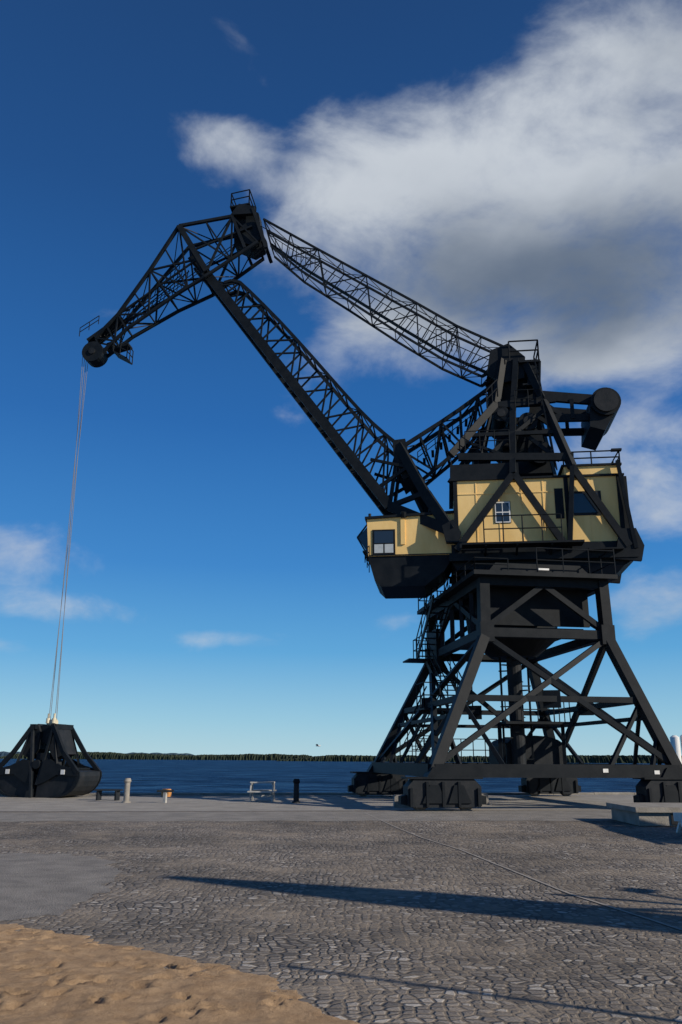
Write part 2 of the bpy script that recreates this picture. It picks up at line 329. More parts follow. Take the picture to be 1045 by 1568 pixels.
railing(M,[S(.35,9.6,2.9),S(-2.6,9.6,2.9)],1.05,.7,.025)
for s in (.3,-.9,-2.2): M.beam(S(s,9.5,2.9),S(s,9.15,2.0),.08,.08,K)
boxS(M,-3.6,-4.9,9.3,9.36,2.25,2.6,K)
railing(M,[S(-3.0,12.98,1.9),S(-5.2,12.98,1.9),S(-5.2,12.98,-1.8)],.55,1.1,.03)
M.beam(S(-4.9,13.55,1.9),S(-5.3,13.55,1.9),.2,.08,K)
railing(M,[S(1.5,13.15,1.9),S(.4,13.15,1.9)],.7,.6,.02)
M.build("machinery_house",crane)

# ---- cabin
M=Mesh()
f=lambda x,z,t:S(x,z,t)
M.prism([(4.95,9.45),(5.0,11.0),(1.43,11.15),(1.43,9.45)],f,-1.1,1.7,M_yellow)
M.prism([(5.08,11.0),(5.08,11.1),(1.43,11.25),(1.43,11.15)],f,-1.2,1.8,K)
M.prism([(4.95,9.45),(4.95,9.35),(4.7,8.45),(4.45,8.2),(2.7,8.2),(1.9,8.8),(1.5,9.45)],f,-1.0,1.65,K)
boxS(M,4.78,3.85,9.5,10.55,1.7,1.73,K); boxS(M,4.7,3.93,9.98,10.48,1.73,1.74,M_glass)
boxS(M,4.7,4.34,9.57,9.93,1.73,1.74,M_blind); boxS(M,4.28,3.93,9.57,9.93,1.73,1.74,M_blind)
M.prism([(4.96,9.6),(5.4,10.3),(5.0,10.75)],f,-.9,1.5,M_glass)
for t in(-.92,1.5): 
    M.beam(S(4.97,9.5,t),S(5.42,10.3,t),.05,.06,K); M.beam(S(5.42,10.3,t),S(5.0,10.85,t),.05,.06,K)
boxS(M,3.62,3.45,9.9,10.95,1.7,1.76,M_yellow)
boxS(M,4.9,1.5,9.46,9.5,1.7,1.715,K); boxS(M,2.7,2.65,9.5,11.0,1.7,1.71,M_yellow)
railing(M,[S(4.9,9.35,1.85),S(5.15,9.35,1.0),S(5.15,9.35,-.9)],.5,.8,.02)
M.cyl(S(4.9,11.1,1.5),S(4.9,11.3,1.5),.06,n=8,mat=K); M.cyl(S(3.5,11.05,1.7),S(3.5,11.25,1.8),.12,n=10,mat=K)
M.build("operator_cabin",crane)

# ---- slewing ring + portal
M=Mesh()
SC=S(-.75,0)
M.cyl(SC+Vector((0,0,8.15)),SC+Vector((0,0,8.75)),2.0,n=36,mat=K)
M.cyl(SC+Vector((0,0,8.35)),SC+Vector((0,0,8.5)),2.25,n=36,mat=K)
for i in range(14):
    a=2*math.pi*i/14; v=Vector((math.cos(a),math.sin(a),0)); M.beam(SC+v*2.3+Vector((0,0,8.15)),SC+v*2.3+Vector((0,0,8.9)),.18,.18,K)
M.cyl(SC+Vector((0,0,6.2)),SC+Vector((0,0,8.1)),1.75,1.95,n=30,mat=K)
M.cyl(SC+Vector((0,0,5.5)),SC+Vector((0,0,6.2)),.9,1.75,n=30,mat=K)
M.cyl(SC+Vector((0,0,1.4)),SC+Vector((0,0,5.5)),.28,.3,n=16,mat=M_dark)
for i in range(20):
    a=i*.9; z=1.6+i*.2; v=Vector((math.cos(a),math.sin(a),0)); M.beam(SC+v*.25+Vector((0,0,z)),SC+v*.62+Vector((0,0,z)),.16,.04,K)
for sx in(-.55,.55): M.beam(SC+Vector((sx,0,1.4)),SC+Vector((sx,0,5.8)),.08,.08,K)
M.build("slewing_column",crane)

M=Mesh()
A0,A1,B0,B1=.1,8.4,0.0,10.3
ka0,ka1,kb0,kb1=2.4,6.95,1.3,9.0
base=[(A0,B0),(A1,B0),(A1,B1),(A0,B1)]; kink=[(ka0,kb0),(ka1,kb0),(ka1,kb1),(ka0,kb1)]
ZB,ZK,ZT=1.35,5.95,7.95
def leg(i,z):
    if z<=ZK:
        u=(z-ZB)/(ZK-ZB); return P(base[i][0]+(kink[i][0]-base[i][0])*u,base[i][1]+(kink[i][1]-base[i][1])*u,z)
    return P(kink[i][0],kink[i][1],z)
for i in range(4):
    M.beam(leg(i,ZB-.2),leg(i,ZK),.34,.42,K,ref=PB); M.beam(leg(i,ZK-.1),leg(i,ZT),.36,.42,K,ref=PB)
    g=leg(i,ZK); M.beam(g-Vector((0,0,.35)),g+Vector((0,0,.35)),.5,.52,K,ref=PB)
    k=(i+1)%4
    M.beam(leg(i,ZK),leg(k,ZK),.3,.32,K); M.beam(leg(i,ZT-.12),leg(k,ZT-.12),.3,.34,K)
    M.beam(leg(i,ZB-.12),leg(k,ZB-.12),.4,.42,K)
    M.beam(leg(i,3.6),leg(k,3.6),.2,.2,K)
    if i!=0: M.beam(leg(i,3.0),leg(k,3.0),.12,.14,K)
    M.beam(leg(i,ZK-.1),leg(k,ZB+.05),.18,.2,K,ref=PB); M.beam(leg(k,ZK-.1),leg(i,ZB+.05),.18,.2,K,ref=PB)
    mid=(leg(i,ZT-.2)+leg(k,ZT-.2))/2
    M.beam(mid,leg(i,ZK+.15),.16,.2,K); M.beam(mid,leg(k,ZK+.15),.16,.2,K)
    ml=(leg(i,3.6)+leg(k,3.6))/2
    for q,w in ((i,k),(k,i)):
        M.beam(leg(q,3.55),leg(q,ZB).lerp(leg(w,ZB),.28),.12,.14,K)
        M.beam(leg(q,ZB+1.1),leg(q,ZB).lerp(leg(w,ZB),.1),.12,.14,K)
    M.beam(ml-Vector((0,0,.3)),ml+Vector((0,0,.3)),.6,.06,K)
M.prism([(2.7,6.35),(6.7,6.35),(6.7,7.75),(2.7,7.75)],lambda x,z,t:P(x,t,z),2.0,2.1,M_black)
M.prism([(2.9,6.3),(6.5,6.3),(6.5,6.2),(2.9,6.2)],lambda x,z,t:P(x,t,z),2.15,8.3,M_black)
for b in (2.8,4.2,5.6,7.2): M.beam(P(ka0,b,ZK),P(ka0,b,ZT),.16,.2,K)
M.prism([(2.45,7.0),(2.45,5.1),(2.2,5.1),(2.2,7.0)],lambda x,z,t:P(x,t,z),7.5,8.8,K)
M.prism([(1.9,7.96),(7.35,7.96),(7.35,8.12),(1.9,8.12)],lambda x,z,t:P(x,t,z),.75,9.7,K)
railing(M,[P(7.3,.8,8.12),P(7.3,9.6,8.12),P(1.95,9.6,8.12),P(1.95,5.0,8.12)],.95,1.1,.025)
railing(M,[P(1.95,3.2,8.12),P(1.95,.8,8.12),P(3.2,.8,8.12)],.45,1.1,.02)
railing(M,[P(4.3,.8,8.12),P(7.3,.8,8.12)],.9,1.0,.022)
M.prism([(2.6,8.13),(6.8,8.13),(6.3,8.6),(3.0,8.6)],lambda x,z,t:P(x,t,z),1.6,8.6,K)
def stairs(M,p,q,w):
    p=Vector(p);q=Vector(q); n=max(3,int(abs(q.z-p.z)/.2)); W=w
    for o in (0,1):
        M.beam(p+W*o,q+W*o,.05,.2,K)
        M.beam(p+W*o+Vector((0,0,.95)),q+W*o+Vector((0,0,.95)),.04,.04,K); M.beam(p+W*o+Vector((0,0,.5)),q+W*o+Vector((0,0,.5)),.03,.03,K)
        for i in range(0,n+1,3):
            a=p.lerp(q,i/n)+W*o; M.beam(a,a+Vector((0,0,.95)),.04,.04,K)
    for i in range(n):
        a=p.lerp(q,(i+.5)/n); M.beam(a,a+W,.22,.03,K)
w=PA*.7
stairs(M,P(.9,9.2,1.4),P(1.2,5.4,3.4),w); stairs(M,P(1.9,4.8,3.5),P(1.9,8.2,5.7),w); stairs(M,P(1.6,8.6,5.8),P(1.6,5.4,8.0),w)
M.prism([(.8,3.4),(2.8,3.4),(2.8,3.46),(.8,3.46)],lambda x,z,t:P(x,t,z),4.2,5.5,K)
railing(M,[P(.8,5.4,3.46),P(.8,4.2,3.46),P(2.7,4.2,3.46)],.95,.6,.025)
M.prism([(1.1,5.7),(2.8,5.7),(2.8,5.76),(1.1,5.76)],lambda x,z,t:P(x,t,z),8.0,9.3,K)
railing(M,[P(1.6,7.6,5.76),P(1.6,9.3,5.76),P(2.7,9.3,5.76)],.95,.6,.02)
railing(M,[P(1.6,9.9,1.5),P(5.5,9.9,1.5)],.95,.6,.022)
M.prism([(4.0,2.9),(6.6,2.9),(6.6,3.0),(4.0,3.0)],lambda x,z,t:P(x,t,z),4.2,6.3,K)
railing(M,[P(4.0,4.2,3.0),P(6.6,4.2,3.0),P(6.6,6.3,3.0)],.9,.6,.022)
M.beam(P(4.0,5,1.4),P(4.0,5,3),.14,.14,K); M.beam(P(6.6,5,1.4),P(6.6,5,3),.14,.14,K)
prof=[(4.3,.95),(6.7,.95),(6.7,2.1)]+[(5.5+1.2*math.cos(a),2.1+.4*math.sin(a)) for a in [i*math.pi/10 for i in range(1,10)]]+[(4.3,2.1)]
M.prism(prof,lambda x,z,t:P(x,t,z),5.2,7.4,M_dark)
M.beam(P(A0,5.5,1.2),P(A1,5.5,1.2),.3,.35,K)
for a,b2,z in ((5.8,-.25,1.25),(7.6,-.25,1.2),(6.6,5.15,1.25)): M.prism([(a-.09,z-.06),(a+.09,z-.06),(a+.09,z+.06),(a-.09,z+.06)],lambda x,zz,t:P(x,t,zz),b2,b2+.02,M_white)
M.beam(P(4.3,.7,8.2),P(4.7,.7,8.2),.05,.07,M_white)
M.build("portal_frame",crane)

# ---- bogies
def bogie(a,b,i):
    M=Mesh(); f=lambda x,z,t:P(a+x,b+t,z)
    M.prism([(-1.2,.16),(-1.2,.75),(-.95,1.0),(.95,1.0),(1.2,.75),(1.2,.16),(.85,.12),(-.85,.12)],f,-.36,.36,M_dark)
    for x in (-1.14,-.62,-.1,.42,1.06): M.prism([(x,.14),(x+.08,.14),(x+.08,.9 if abs(x)<.9 else .7),(x,.9 if abs(x)<.9 else .7)],f,-.44,-.36,K)
    M.prism([(-.75,.25),(.0,.25),(-.2,.8),(-.5,.8)],f,-.42,-.365,K); M.prism([(.1,.25),(.85,.25),(.6,.8),(.3,.8)],f,-.42,-.365,K)
    M.prism([(-1.25,.98),(1.25,.98),(1.25,1.04),(-1.25,1.04)],f,-.42,.42,K)
    M.prism([(-.55,1.04),(.55,1.04),(.35,1.35),(-.35,1.35)],f,-.3,.3,K)
    for x in (-.75,.75): M.cyl(f(x,.32,-.1),f(x,.32,.1),.31,n=24,mat=M_rail)
    M.prism([(-1.4,.2),(-1.2,.2),(-1.2,.5),(-1.4,.45)],f,-.2,.2,K); M.prism([(1.2,.2),(1.4,.2),(1.4,.45),(1.2,.5)],f,-.2,.2,K)
    M.build("bogie_%d"%i,crane)
bogie(.3,0,1); bogie(8.3,0,2); bogie(.2,10.3,3); bogie(8.0,10.3,4)

# hoist ropes
M=Mesh()
gx,gy=-12.15,36.05
for dx,dy in ((-.13,-.1),(.13,.1),(-.13,.1),(.13,-.1)):
    M.cyl(S(18.72+dx*.4,20.0,dy*2),Vector((gx+dx,gy+dy,3.1)),.013,n=6,mat=M_rope)
M.cyl(S(18.3,20.65,.1),S(10.8,26.3,.1),.02,n=6,mat=K); M.cyl(S(18.3,20.65,-.1),S(10.8,26.3,-.1),.02,n=6,mat=K)
M.cyl(S(10.6,26.8,.1),S(-1.0,18.9,.1),.02,n=6,mat=K)
M.build("hoist_ropes",crane)

# ------------------------------------------------------------ clamshell grab
M=Mesh(); g=empty("clamshell_grab"); ang=R(-16)
gxv=Vector((math.cos(ang),math.sin(ang),0)); gyv=Vector((-gxv.y,gxv.x,0))
G=lambda x,z,t:Vector((gx,gy,0))+gxv*x+gyv*t+Vector((0,0,z))
for sg in(-1,1):
    # curved jaw: back of the shell is an arc from the outer top lip round to the cutting edge
    arc=[(2.02,1.02),(2.04,.85),(2.0,.66),(1.9,.46),(1.74,.28),(1.5,.13),(1.2,.05),(.8,.02)]
    prof=[(sg*.06,.0),(sg*.10,.55),(sg*.30,.95),(sg*.8,1.12),(sg*1.4,1.1)]+[(sg*x,z) for x,z in arc]
    M.prism(prof,G,-.74,.74,M_dark)
    for t in (-.8,.8):
        rib=[(sg*.12,.5),(sg*.35,1.45),(sg*.62,1.5),(sg*1.2,1.25),(sg*2.0,1.06),(sg*1.96,.86),(sg*1.0,.9),(sg*.5,.62)]
        M.prism(rib,G,t-.045,t+.05,K)
        outer=[(sg*x*1.015,z) for x,z in arc]+[(sg*x*.93,max(.06,z*.9+.06)) for x,z in reversed(arc)]
        M.prism(outer,G,t-.03,t+.03,K)
        M.beam(G(sg*.48,2.85,t*.75),G(sg*1.2,1.75,t*.95),.13,.17,K); M.beam(G(sg*1.2,1.75,t*.95),G(sg*1.93,1.0,t),.13,.17,K)
        M.beam(G(sg*.5,2.75,t*.75),G(sg*.1,.5,t),.09,.11,K)
        M.beam(G(sg*.5,2.8,t*.7),G(sg*.95,1.3,t),.08,.1,K)
    for x in (.55,1.0,1.5): M.beam(G(sg*x,1.13,-.76),G(sg*x,1.13,.76),.07,.07,K)
    M.prism([(sg*.38,2.92),(sg*.6,2.72),(sg*1.0,1.7),(sg*.55,1.5),(sg*.25,1.9),(sg*.24,2.6)],G,-.45,.45,M_dark)
    M.beam(G(sg*.5,2.8,-.62),G(sg*.5,2.8,.62),.26,.2,K)
    for t in (-.6,-.2,.2,.6): M.prism([(sg*.0,.0),(sg*.1,.0),(sg*.13,.3),(sg*.03,.35)],G,t-.08,t+.08,K)
    M.prism([(sg*1.3-.09,.92),(sg*1.3+.09,.92),(sg*1.3+.09,1.1),(sg*1.3-.09,1.1)],G,-.87,-.855,M_white)
M.prism([(-.45,2.6),(.45,2.6),(.38,2.85),(-.38,2.85)],G,-.33,.33,K)
M.prism([(-.42,1.0),(.42,1.0),(.3,1.75),(-.3,1.75)],G,-.4,.4,M_dark)
M.cyl(G(0,1.3,-.85),G(0,1.3,.85),.18,n=16,mat=K); M.cyl(G(0,2.4,-.3),G(0,2.4,.3),.3,n=18,mat=K)
for x in(-.14,.14): M.cyl(G(x,2.95,-.12),G(x,3.15,-.1),.09,n=10,mat=M_cream); M.cyl(G(x,3.15,-.1),G(x,3.35,-.1),.05,n=8,mat=M_cream)
M.cyl(G(-.2,2.98,0),G(.2,2.98,0),.13,n=12,mat=M_cream)
M.beam(G(-.05,0.02,-.9),G(-.45,2.6,-.65),.1,.1,M_dark)
M.build("grab_body",g)

# ------------------------------------------------------------ ground, quay, road, water
def sheet(name,pts,z,mat):
    me=bpy.data.meshes.new(name); me.from_pydata([(x,y,z) for x,y in pts],[],[tuple(range(len(pts)))]); me.materials.append(mat)
    ob=bpy.data.objects.new(name,me); sc.collection.objects.link(ob); return ob
sl=math.tan(R(9))
edge=lambda x: 37.8+(x+12)*sl
M=Mesh()
pts=[(-400,-300),(400,-300),(400,edge(400)),(-400,edge(-400))]
M.prism(pts,lambda x,y,t:Vector((x,y,t)),-3,0,M_conc)
M.build("quay_wall")
sheet("ground",[(-399,-299),(399,-299),(399,edge(399)-.02),(-399,edge(-399)-.02)],.004,M_cob)
def rag(x): return noise.noise(Vector((x*.9,3.3,0)))*.35+noise.noise(Vector((x*3.1,8.3,0)))*.12
rd=lambda x,o: o+x*math.tan(R(5))
xs_=[-40+i*.4 for i in range(226)]
sheet("road",[(-200,rd(-200,23.3))]+[(x,rd(x,23.3)+rag(x)) for x in xs_]+[(200,rd(200,23.3)),(200,edge(200)-.6),(-200,edge(-200)-.6)],.008,M_asph)
M_road2=simple("pale_asphalt",(.23,.215,.195),(.33,.31,.28),.9,1.0,0,.5,90)
sheet("apron_strip",[(-200,rd(-200,27.4))]+[(x,rd(x,27.4)+.3*rag(x+9)) for x in xs_]+[(200,rd(200,27.4)),(200,edge(200)-.7),(-200,edge(-200)-.7)],.012,M_road2)
pt=[(-3.9,15.0),(-6,15.4),(-12,15.8),(-16,14),(-14,9.5),(-6,9.2),(-3.2,9.0),(-2.9,10.0),(-2.95,10.9),(-3.0,12.0),(-3.4,13.6)]
pp=[]
for (x0,y0),(x1,y1) in zip(pt,pt[1:]+pt[:1]):
    k=max(1,int(math.hypot(x1-x0,y1-y0)/.12))
    for i in range(k):
        x=x0+(x1-x0)*i/k; y=y0+(y1-y0)*i/k
        pp.append((x+noise.noise(Vector((x*2,y*2,1)))*.35+noise.noise(Vector((x*7,y*7,1)))*.12,y+noise.noise(Vector((x*2,y*2,9)))*.35+noise.noise(Vector((x*7,y*7,9)))*.12))
M_patch=simple("patched_asphalt",(.155,.142,.130),(.255,.235,.212),.9,2.2,0,.8,50)
sheet("asphalt_patch",pp,.008,M_patch)
M=Mesh()
for i in range(-40,60):
    x0=i*2.0; x1=x0+1.98
    M.prism([(x0,edge(x0)-.55),(x1,edge(x1)-.55),(x1,edge(x1)+.04),(x0,edge(x0)+.04)],lambda x,y,t:Vector((x,y,t)),-.3,.10+random.uniform(-.01,.01),M_conc)
M.build("quay_kerb")
M=Mesh()
for b2 in (0,10.3):
    for o in (-.12,.12):
        M.prism([(-60,b2+o-.03),(60,b2+o-.03),(60,b2+o+.03),(-60,b2+o+.03)],lambda x,y,t:P(x,y,t),.0,.018,M_rail)
    M.prism([(-60,b2-.04),(60,b2-.04),(60,b2+.04),(-60,b2+.04)],lambda x,y,t:P(x,y,t),.0,.024,M_rail)
M.build("crane_rails")
tr=[(.76,26.9),(1.4,21),(1.75,18.5),(2.2,16.3),(2.55,13.5),(2.85,11.1),(3.4,8.7),(4.4,6)]
fine=[]
for (x0,y0),(x1,y1) in zip(tr,tr[1:]):
    for i in range(12):
        u=i/12; fine.append((x0+(x1-x0)*u+random.uniform(-.006,.006),y0+(y1-y0)*u))
sheet("track_groove",[(x-.022,y) for x,y in fine]+[(x+.022,y) for x,y in reversed(fine)],.0125,M_groove)

sheet("water",[(-4000,20),(4000,20),(4000,9000),(-4000,9000)],-1.35,M_water)

# sand drift with footprints
bd=[(-30,15.5),(-12,11.2),(-6,9.9),(-3.3,9.0),(-2.4,8.4),(-1.5,7.8),(-.6,7.1),(0,6.0),(.7,4.2),(1.4,2),(2.5,-3)]
def bdist(x,y):
    best=1e9; sgn=1
    for (x0,y0),(x1,y1) in zip(bd,bd[1:]):
        dx,dy=x1-x0,y1-y0; L2=dx*dx+dy*dy; u=max(0,min(1,((x-x0)*dx+(y-y0)*dy)/L2))
        d=math.hypot(x-x0-u*dx,y-y0-u*dy)
        if d<best: best=d; sgn=1 if (dx*(y-y0)-dy*(x-x0))<0 else -1
    return best*sgn
feet=[]
for k in range(520):
    x=random.uniform(-6,1.2); y=random.uniform(3.5,10)
    feet.append((x,y,random.gauss(1.2,.9),random.uniform(.07,.14),random.uniform(.035,.06),random.uniform(.5,1.2)))
def sandz(x,y):
    d=bdist(x,y)+noise.noise(Vector((x*3,y*3,0)))*.14+noise.noise(Vector((x*11,y*11,3)))*.07
    if d<-.05: return -.03
    z=.010+.055*min(1,max(0,d)/1.4)**.8 if d>0 else .010+d*.5
    z+=noise.fractal(Vector((x*3.5,y*3.5,1)),.7,2.1,7)*.020*min(1,max(0,d)*3)
    if d>.05:
        dep=0
        for fx,fy,fa,fl,fw,fd in feet:
            ex,ey=x-fx,y-fy
            if abs(ex)>.25 or abs(ey)>.25: continue
            a=ex*math.cos(fa)+ey*math.sin(fa); b_=-ex*math.sin(fa)+ey*math.cos(fa)
            rr=math.sqrt((a/fl)**2+(b_/fw)**2)+noise.noise(Vector((x*14,y*14,5)))*.35
            if rr<1: dep-=.030*fd*(1-max(rr,0)**3)
            elif rr<1.7: dep+=.011*fd*math.sin((rr-1)/.7*math.pi)
        z+=max(dep,-.042)
    return z
xs=[-30+i*1.0 for i in range(24)]+[-6+i*.03 for i in range(255)]+[1.7,2.2,3]
ys=[-3,-1,1,2.5]+[3.4+i*.03 for i in range(228)]+[10.6,11.5,12.5,13.5,15,16]
vs=[];fs=[]
for y in ys:
    for x in xs: vs.append((x,y,sandz(x,y)))
nx=len(xs)
for jy in range(len(ys)-1):
    for ix in range(nx-1): fs.append((jy*nx+ix,jy*nx+ix+1,(jy+1)*nx+ix+1,(jy+1)*nx+ix))
me=bpy.data.meshes.new("sand"); me.from_pydata(vs,[],fs); me.materials.append(M_sand)
for p in me.polygons: p.use_smooth=True
ob=bpy.data.objects.new("sand",me); sc.collection.objects.link(ob)

def forest(name,x0,x1,y0,y1,h,mat,step,jag):
    n=int((x1-x0)/step); vs=[];fs=[]
    for i in range(n+1):
        u=i/n; x=x0+(x1-x0)*u; y=y0+(y1-y0)*u
        ta=min(1,u*14,(1-u)*14)
        hh=h*(.78+.35*noise.noise(Vector((x*.006,7.1,h)))+.22*noise.noise(Vector((x*.04,1,h))))*ta+random.uniform(-jag,jag)
        for k,(dy,z) in enumerate(((0,-1.4),(3,max(hh*.6,-1)),(8,max(hh,-.8)),(60,-1.4))):
            vs.append((x,y+dy+random.uniform(-2,2),z))
        if i: 
            o=(i-1)*4
            for k in range(3): fs.append((o+k,o+4+k,o+5+k,o+1+k))
    me=bpy.data.meshes.new(name); me.from_pydata(vs,[],fs); me.materials.append(mat)
    ob=bpy.data.objects.new(name,me); sc.collection.objects.link(ob)
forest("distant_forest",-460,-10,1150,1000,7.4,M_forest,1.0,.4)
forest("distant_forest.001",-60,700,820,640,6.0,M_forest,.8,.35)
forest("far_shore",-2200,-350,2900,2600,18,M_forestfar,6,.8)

# ------------------------------------------------------------ small quay things
def bollard(name,x,y,h,r,mat,cap):
    M=Mesh(); e=empty(name)
    M.cyl((x,y,0),(x,y,.06),r*1.5,r*1.4,n=20,mat=mat); M.cyl((x,y,.06),(x,y,h*.8),r*.95,r*.9,n=20,mat=mat)
    M.cyl((x,y,h*.8),(x,y,h*.88),r*.9,r*1.25,n=20,mat=cap); M.cyl((x,y,h*.88),(x,y,h),r*1.25,r*.9,n=20,mat=cap)
    M.build("post",e)
bollard("mooring_bollard",-7.75,31.8,.86,.11,M_conc,M_conc)
bollard("mooring_bollard.001",-1.6,32.3,.86,.11,M_dark,M_black)
e=empty("mooring_cleat"); M=Mesh(); M.beam((-6.35,31.8,0),(-6.35,31.8,.38),.11,.11,M_pale); M.beam((-6.65,31.75,.42),(-6.05,31.85,.42),.14,.07,M_dark); M.build("cleat_body",e)
e=empty("quay_bench"); M=Mesh()
for x in (-9.2,-8.5): M.beam((x,33.4,0),(x,33.4,.36),.07,.28,M_dark)
for o in (-.13,0,.13): M.beam((-9.35,33.4+o,.39),(-8.35,33.45+o,.39),.10,.05,M_dark)
M.build("bench_body",e)
e=empty("safety_barrel"); M=Mesh(); M.cyl((-7.3,36.8,0),(-7.3,36.8,.25),.2,.23,n=14,mat=M_orange); M.cyl((-7.3,36.8,.25),(-7.3,36.8,.32),.24,.18,n=14,mat=M_orange); M.build("barrel_body",e)
e=empty("picnic_table"); M=Mesh(); bx,by=-2.95,33.4
for o in (-.28,-.14,0,.14,.28): M.beam((bx-.45,by+o,.70),(bx+.45,by+o,.70),.12,.045,M_pale)
for sg in (-1,1):
    for o in (-.08,.08): M.beam((bx-.5,by+sg*.62+o,.38),(bx+.5,by+sg*.62+o,.38),.13,.045,M_pale)
for x in (-.38,.38):
    M.beam((bx+x,by-.66,.33),(bx+x,by+.66,.33),.05,.08,M_pale); M.beam((bx+x,by-.33,.65),(bx+x,by+.33,.65),.05,.06,M_pale)
    for sg in (-1,1): M.beam((bx+x*1.1,by+sg*.22,.67),(bx+x*1.1,by+sg*.55,.0),.05,.09,M_pale)
M.beam((bx-.36,by,.2),(bx+.36,by,.2),.05,.07,M_pale)
M.build("table_body",e)
e=empty("concrete_block"); M=Mesh()
M.prism([(2.1,.01),(2.75,.01),(2.73,.4),(2.12,.4)],lambda x,z,t:Vector((x-.25,29.6+t,z)),0,.6,M_conc)
M.build("block_body",e)
e=empty("concrete_block.001"); M=Mesh(); M.prism([(4.3,.01),(5.2,.01),(5.15,.4),(4.35,.4)],lambda x,z,t:Vector((x+.2,31.5+t,z)),0,.6,M_conc); M.build("block_body",e)
e=empty("loading_platform"); M=Mesh()
M.prism([(7.5,.02),(12.5,.02),(12.5,.34),(7.5,.34)],lambda x,z,t:Vector((x,22.0+t+(x-7.5)*.02,z)),0,2.2,M_conc)
M.prism([(7.4,.34),(12.6,.34),(12.6,.46),(7.4,.46)],lambda x,z,t:Vector((x,21.9+t+(x-7.5)*.02,z)),0,2.4,M_conc)
for x in (8.3,9.6,10.9): M.prism([(x,.05),(x+.7,.05),(x+.7,.3),(x,.3)],lambda x_,z,t:Vector((x_,22.0+t+(x_-7.5)*.02,z)),-.03,-.005,M_dark)
M.build("platform_body",e)
e=empty("road_barrier"); M=Mesh()
M.prism([(7.55,.28),(9.8,.28),(9.8,.46),(7.55,.46)],lambda x,z,t:Vector((x,19.8+t,z)),0,.06,M_white)
for x in (7.7,8.7,9.7): M.beam((x,19.6,.02),(x,19.83,.3),.06,.06,M_white); M.beam((x,20.1,.02),(x,19.83,.3),.06,.06,M_white)
M.build("barrier_body",e)
e=empty("storage_silo"); M=Mesh()
for k,(x,h,r) in enumerate(((129,13,1.7),(133,13.5,1.7),(137,12.0,1.7),(142,10,2.5))):
    M.cyl((x,330,-1.4),(x,330,h-3),r,n=20,mat=M_white); M.cyl((x,330,h-3),(x,330,h-2.3),r,r*.4,n=20,mat=M_white)
M.build("silo_group",e)
e=empty("seagull"); M=Mesh()
b0=Vector((-2.6,100,2.95))
M.cyl(b0+Vector((-.2,0,0)),b0+Vector((.2,0,.02)),.03,.09,n=8,mat=M_white); M.cyl(b0+Vector((.2,0,.02)),b0+Vector((.38,0,.05)),.09,.04,n=8,mat=M_white)
for sg in(-1,1):
    M.beam(b0,b0+Vector((-.05,sg*.35,.2)),.18,.02,M_dark); M.beam(b0+Vector((-.05,sg*.35,.2)),b0+Vector((-.15,sg*.8,.1)),.1,.02,M_dark)
M.build("bird_body",e)

# ------------------------------------------------------------ unseen shadow casters added out of frame to the right, forms guessed
e=empty("shadow_mast"); M=Mesh(); mb=Vector((13.64,3.85,0))  # unseen mast, added and shaped to cast the broad foreground shadow band
dv=Vector((.475,.88,0))
for z0,z1,w0,w1 in ((0,4.5,.7,.6),(4.5,6.9,.6,.5),(6.9,8.5,.5,.05)):
    for sg in (-1,1):
        M.beam(mb+dv*sg*w0+Vector((0,0,z0)),mb+dv*sg*w1+Vector((0,0,z1)),.14,.14,K)
    for k in range(4):
        a=z0+(z1-z0)*k/4; b2=z0+(z1-z0)*(k+1)/4; wa=w0+(w1-w0)*k/4; wb=w0+(w1-w0)*(k+1)/4
        M.beam(mb-dv*wa+Vector((0,0,a)),mb+dv*wb+Vector((0,0,b2)),.08,.08,K); M.beam(mb+dv*wa+Vector((0,0,a)),mb-dv*wa+Vector((0,0,a)),.08,.08,K)
v=[mb-dv*.55+Vector((0,0,5.2)),mb+dv*.4+Vector((0,0,5.2)),mb+dv*.5+Vector((0,0,6.7)),mb+dv*.1+Vector((0,0,8.5)),mb-dv*.12+Vector((0,0,8.4)),mb-dv*.55+Vector((0,0,6.4))]
nrm=Vector((.88,-.475,0))*.05
o=len(M.v); M.v+=[tuple(p-nrm) for p in v]+[tuple(p+nrm) for p in v]; nn=len(v)
for i in range(nn): M.f.append((o+i,o+(i+1)%nn,o+nn+(i+1)%nn,o+nn+i)); M.m.append(M.mi(K))
M.f.append(tuple(o+i for i in range(nn))); M.m.append(0); M.f.append(tuple(o+nn+i for i in range(nn))); M.m.append(0)
M.build("shadow_mast_body",e)
def shadow_pole(name,x,y,h,r):
    e=empty(name); M=Mesh(); M.cyl((x,y,0),(x,y,.12),r*3,r*3,n=14,mat=M_conc); M.cyl((x,y,.12),(x,y,h),r,r*.6,n=12,mat=M_dark); M.cyl((x,y,h),(x,y,h+.08),r*1.1,r*.5,n=12,mat=M_dark)
    M.beam((x-.05,y-.1,1.1),(x+.05,y+.1,1.1),.05,.12,M_dark); M.build("pole",e)
shadow_pole("shadow_pole",7.8,2.93,4.3,.05)  # unseen pole added to cast the thin shadow line across the setts
e=empty("shadow_post"); M=Mesh(); x,y=9.8,7.25  # unseen unlit post, arms added only to break up its ground shadow
M.cyl((x,y,0),(x,y,3.8),.09,.06,n=12,mat=M_dark)
for sx,sy,zz in ((.35,.6,3.4),(-.35,-.6,3.4),(.3,.5,2.8),(-.3,-.5,2.5)):
    M.beam((x,y,zz-.6),(x+sx,y+sy,zz),.06,.06,M_dark); M.beam((x+sx,y+sy,zz),(x+sx*1.5,y+sy*1.5,zz),.2,.12,M_dark)
M.build("shadow_post_body",e)
e=empty("shadow_shed"); M=Mesh()  # unseen shed added so its shadow falls in from the right edge
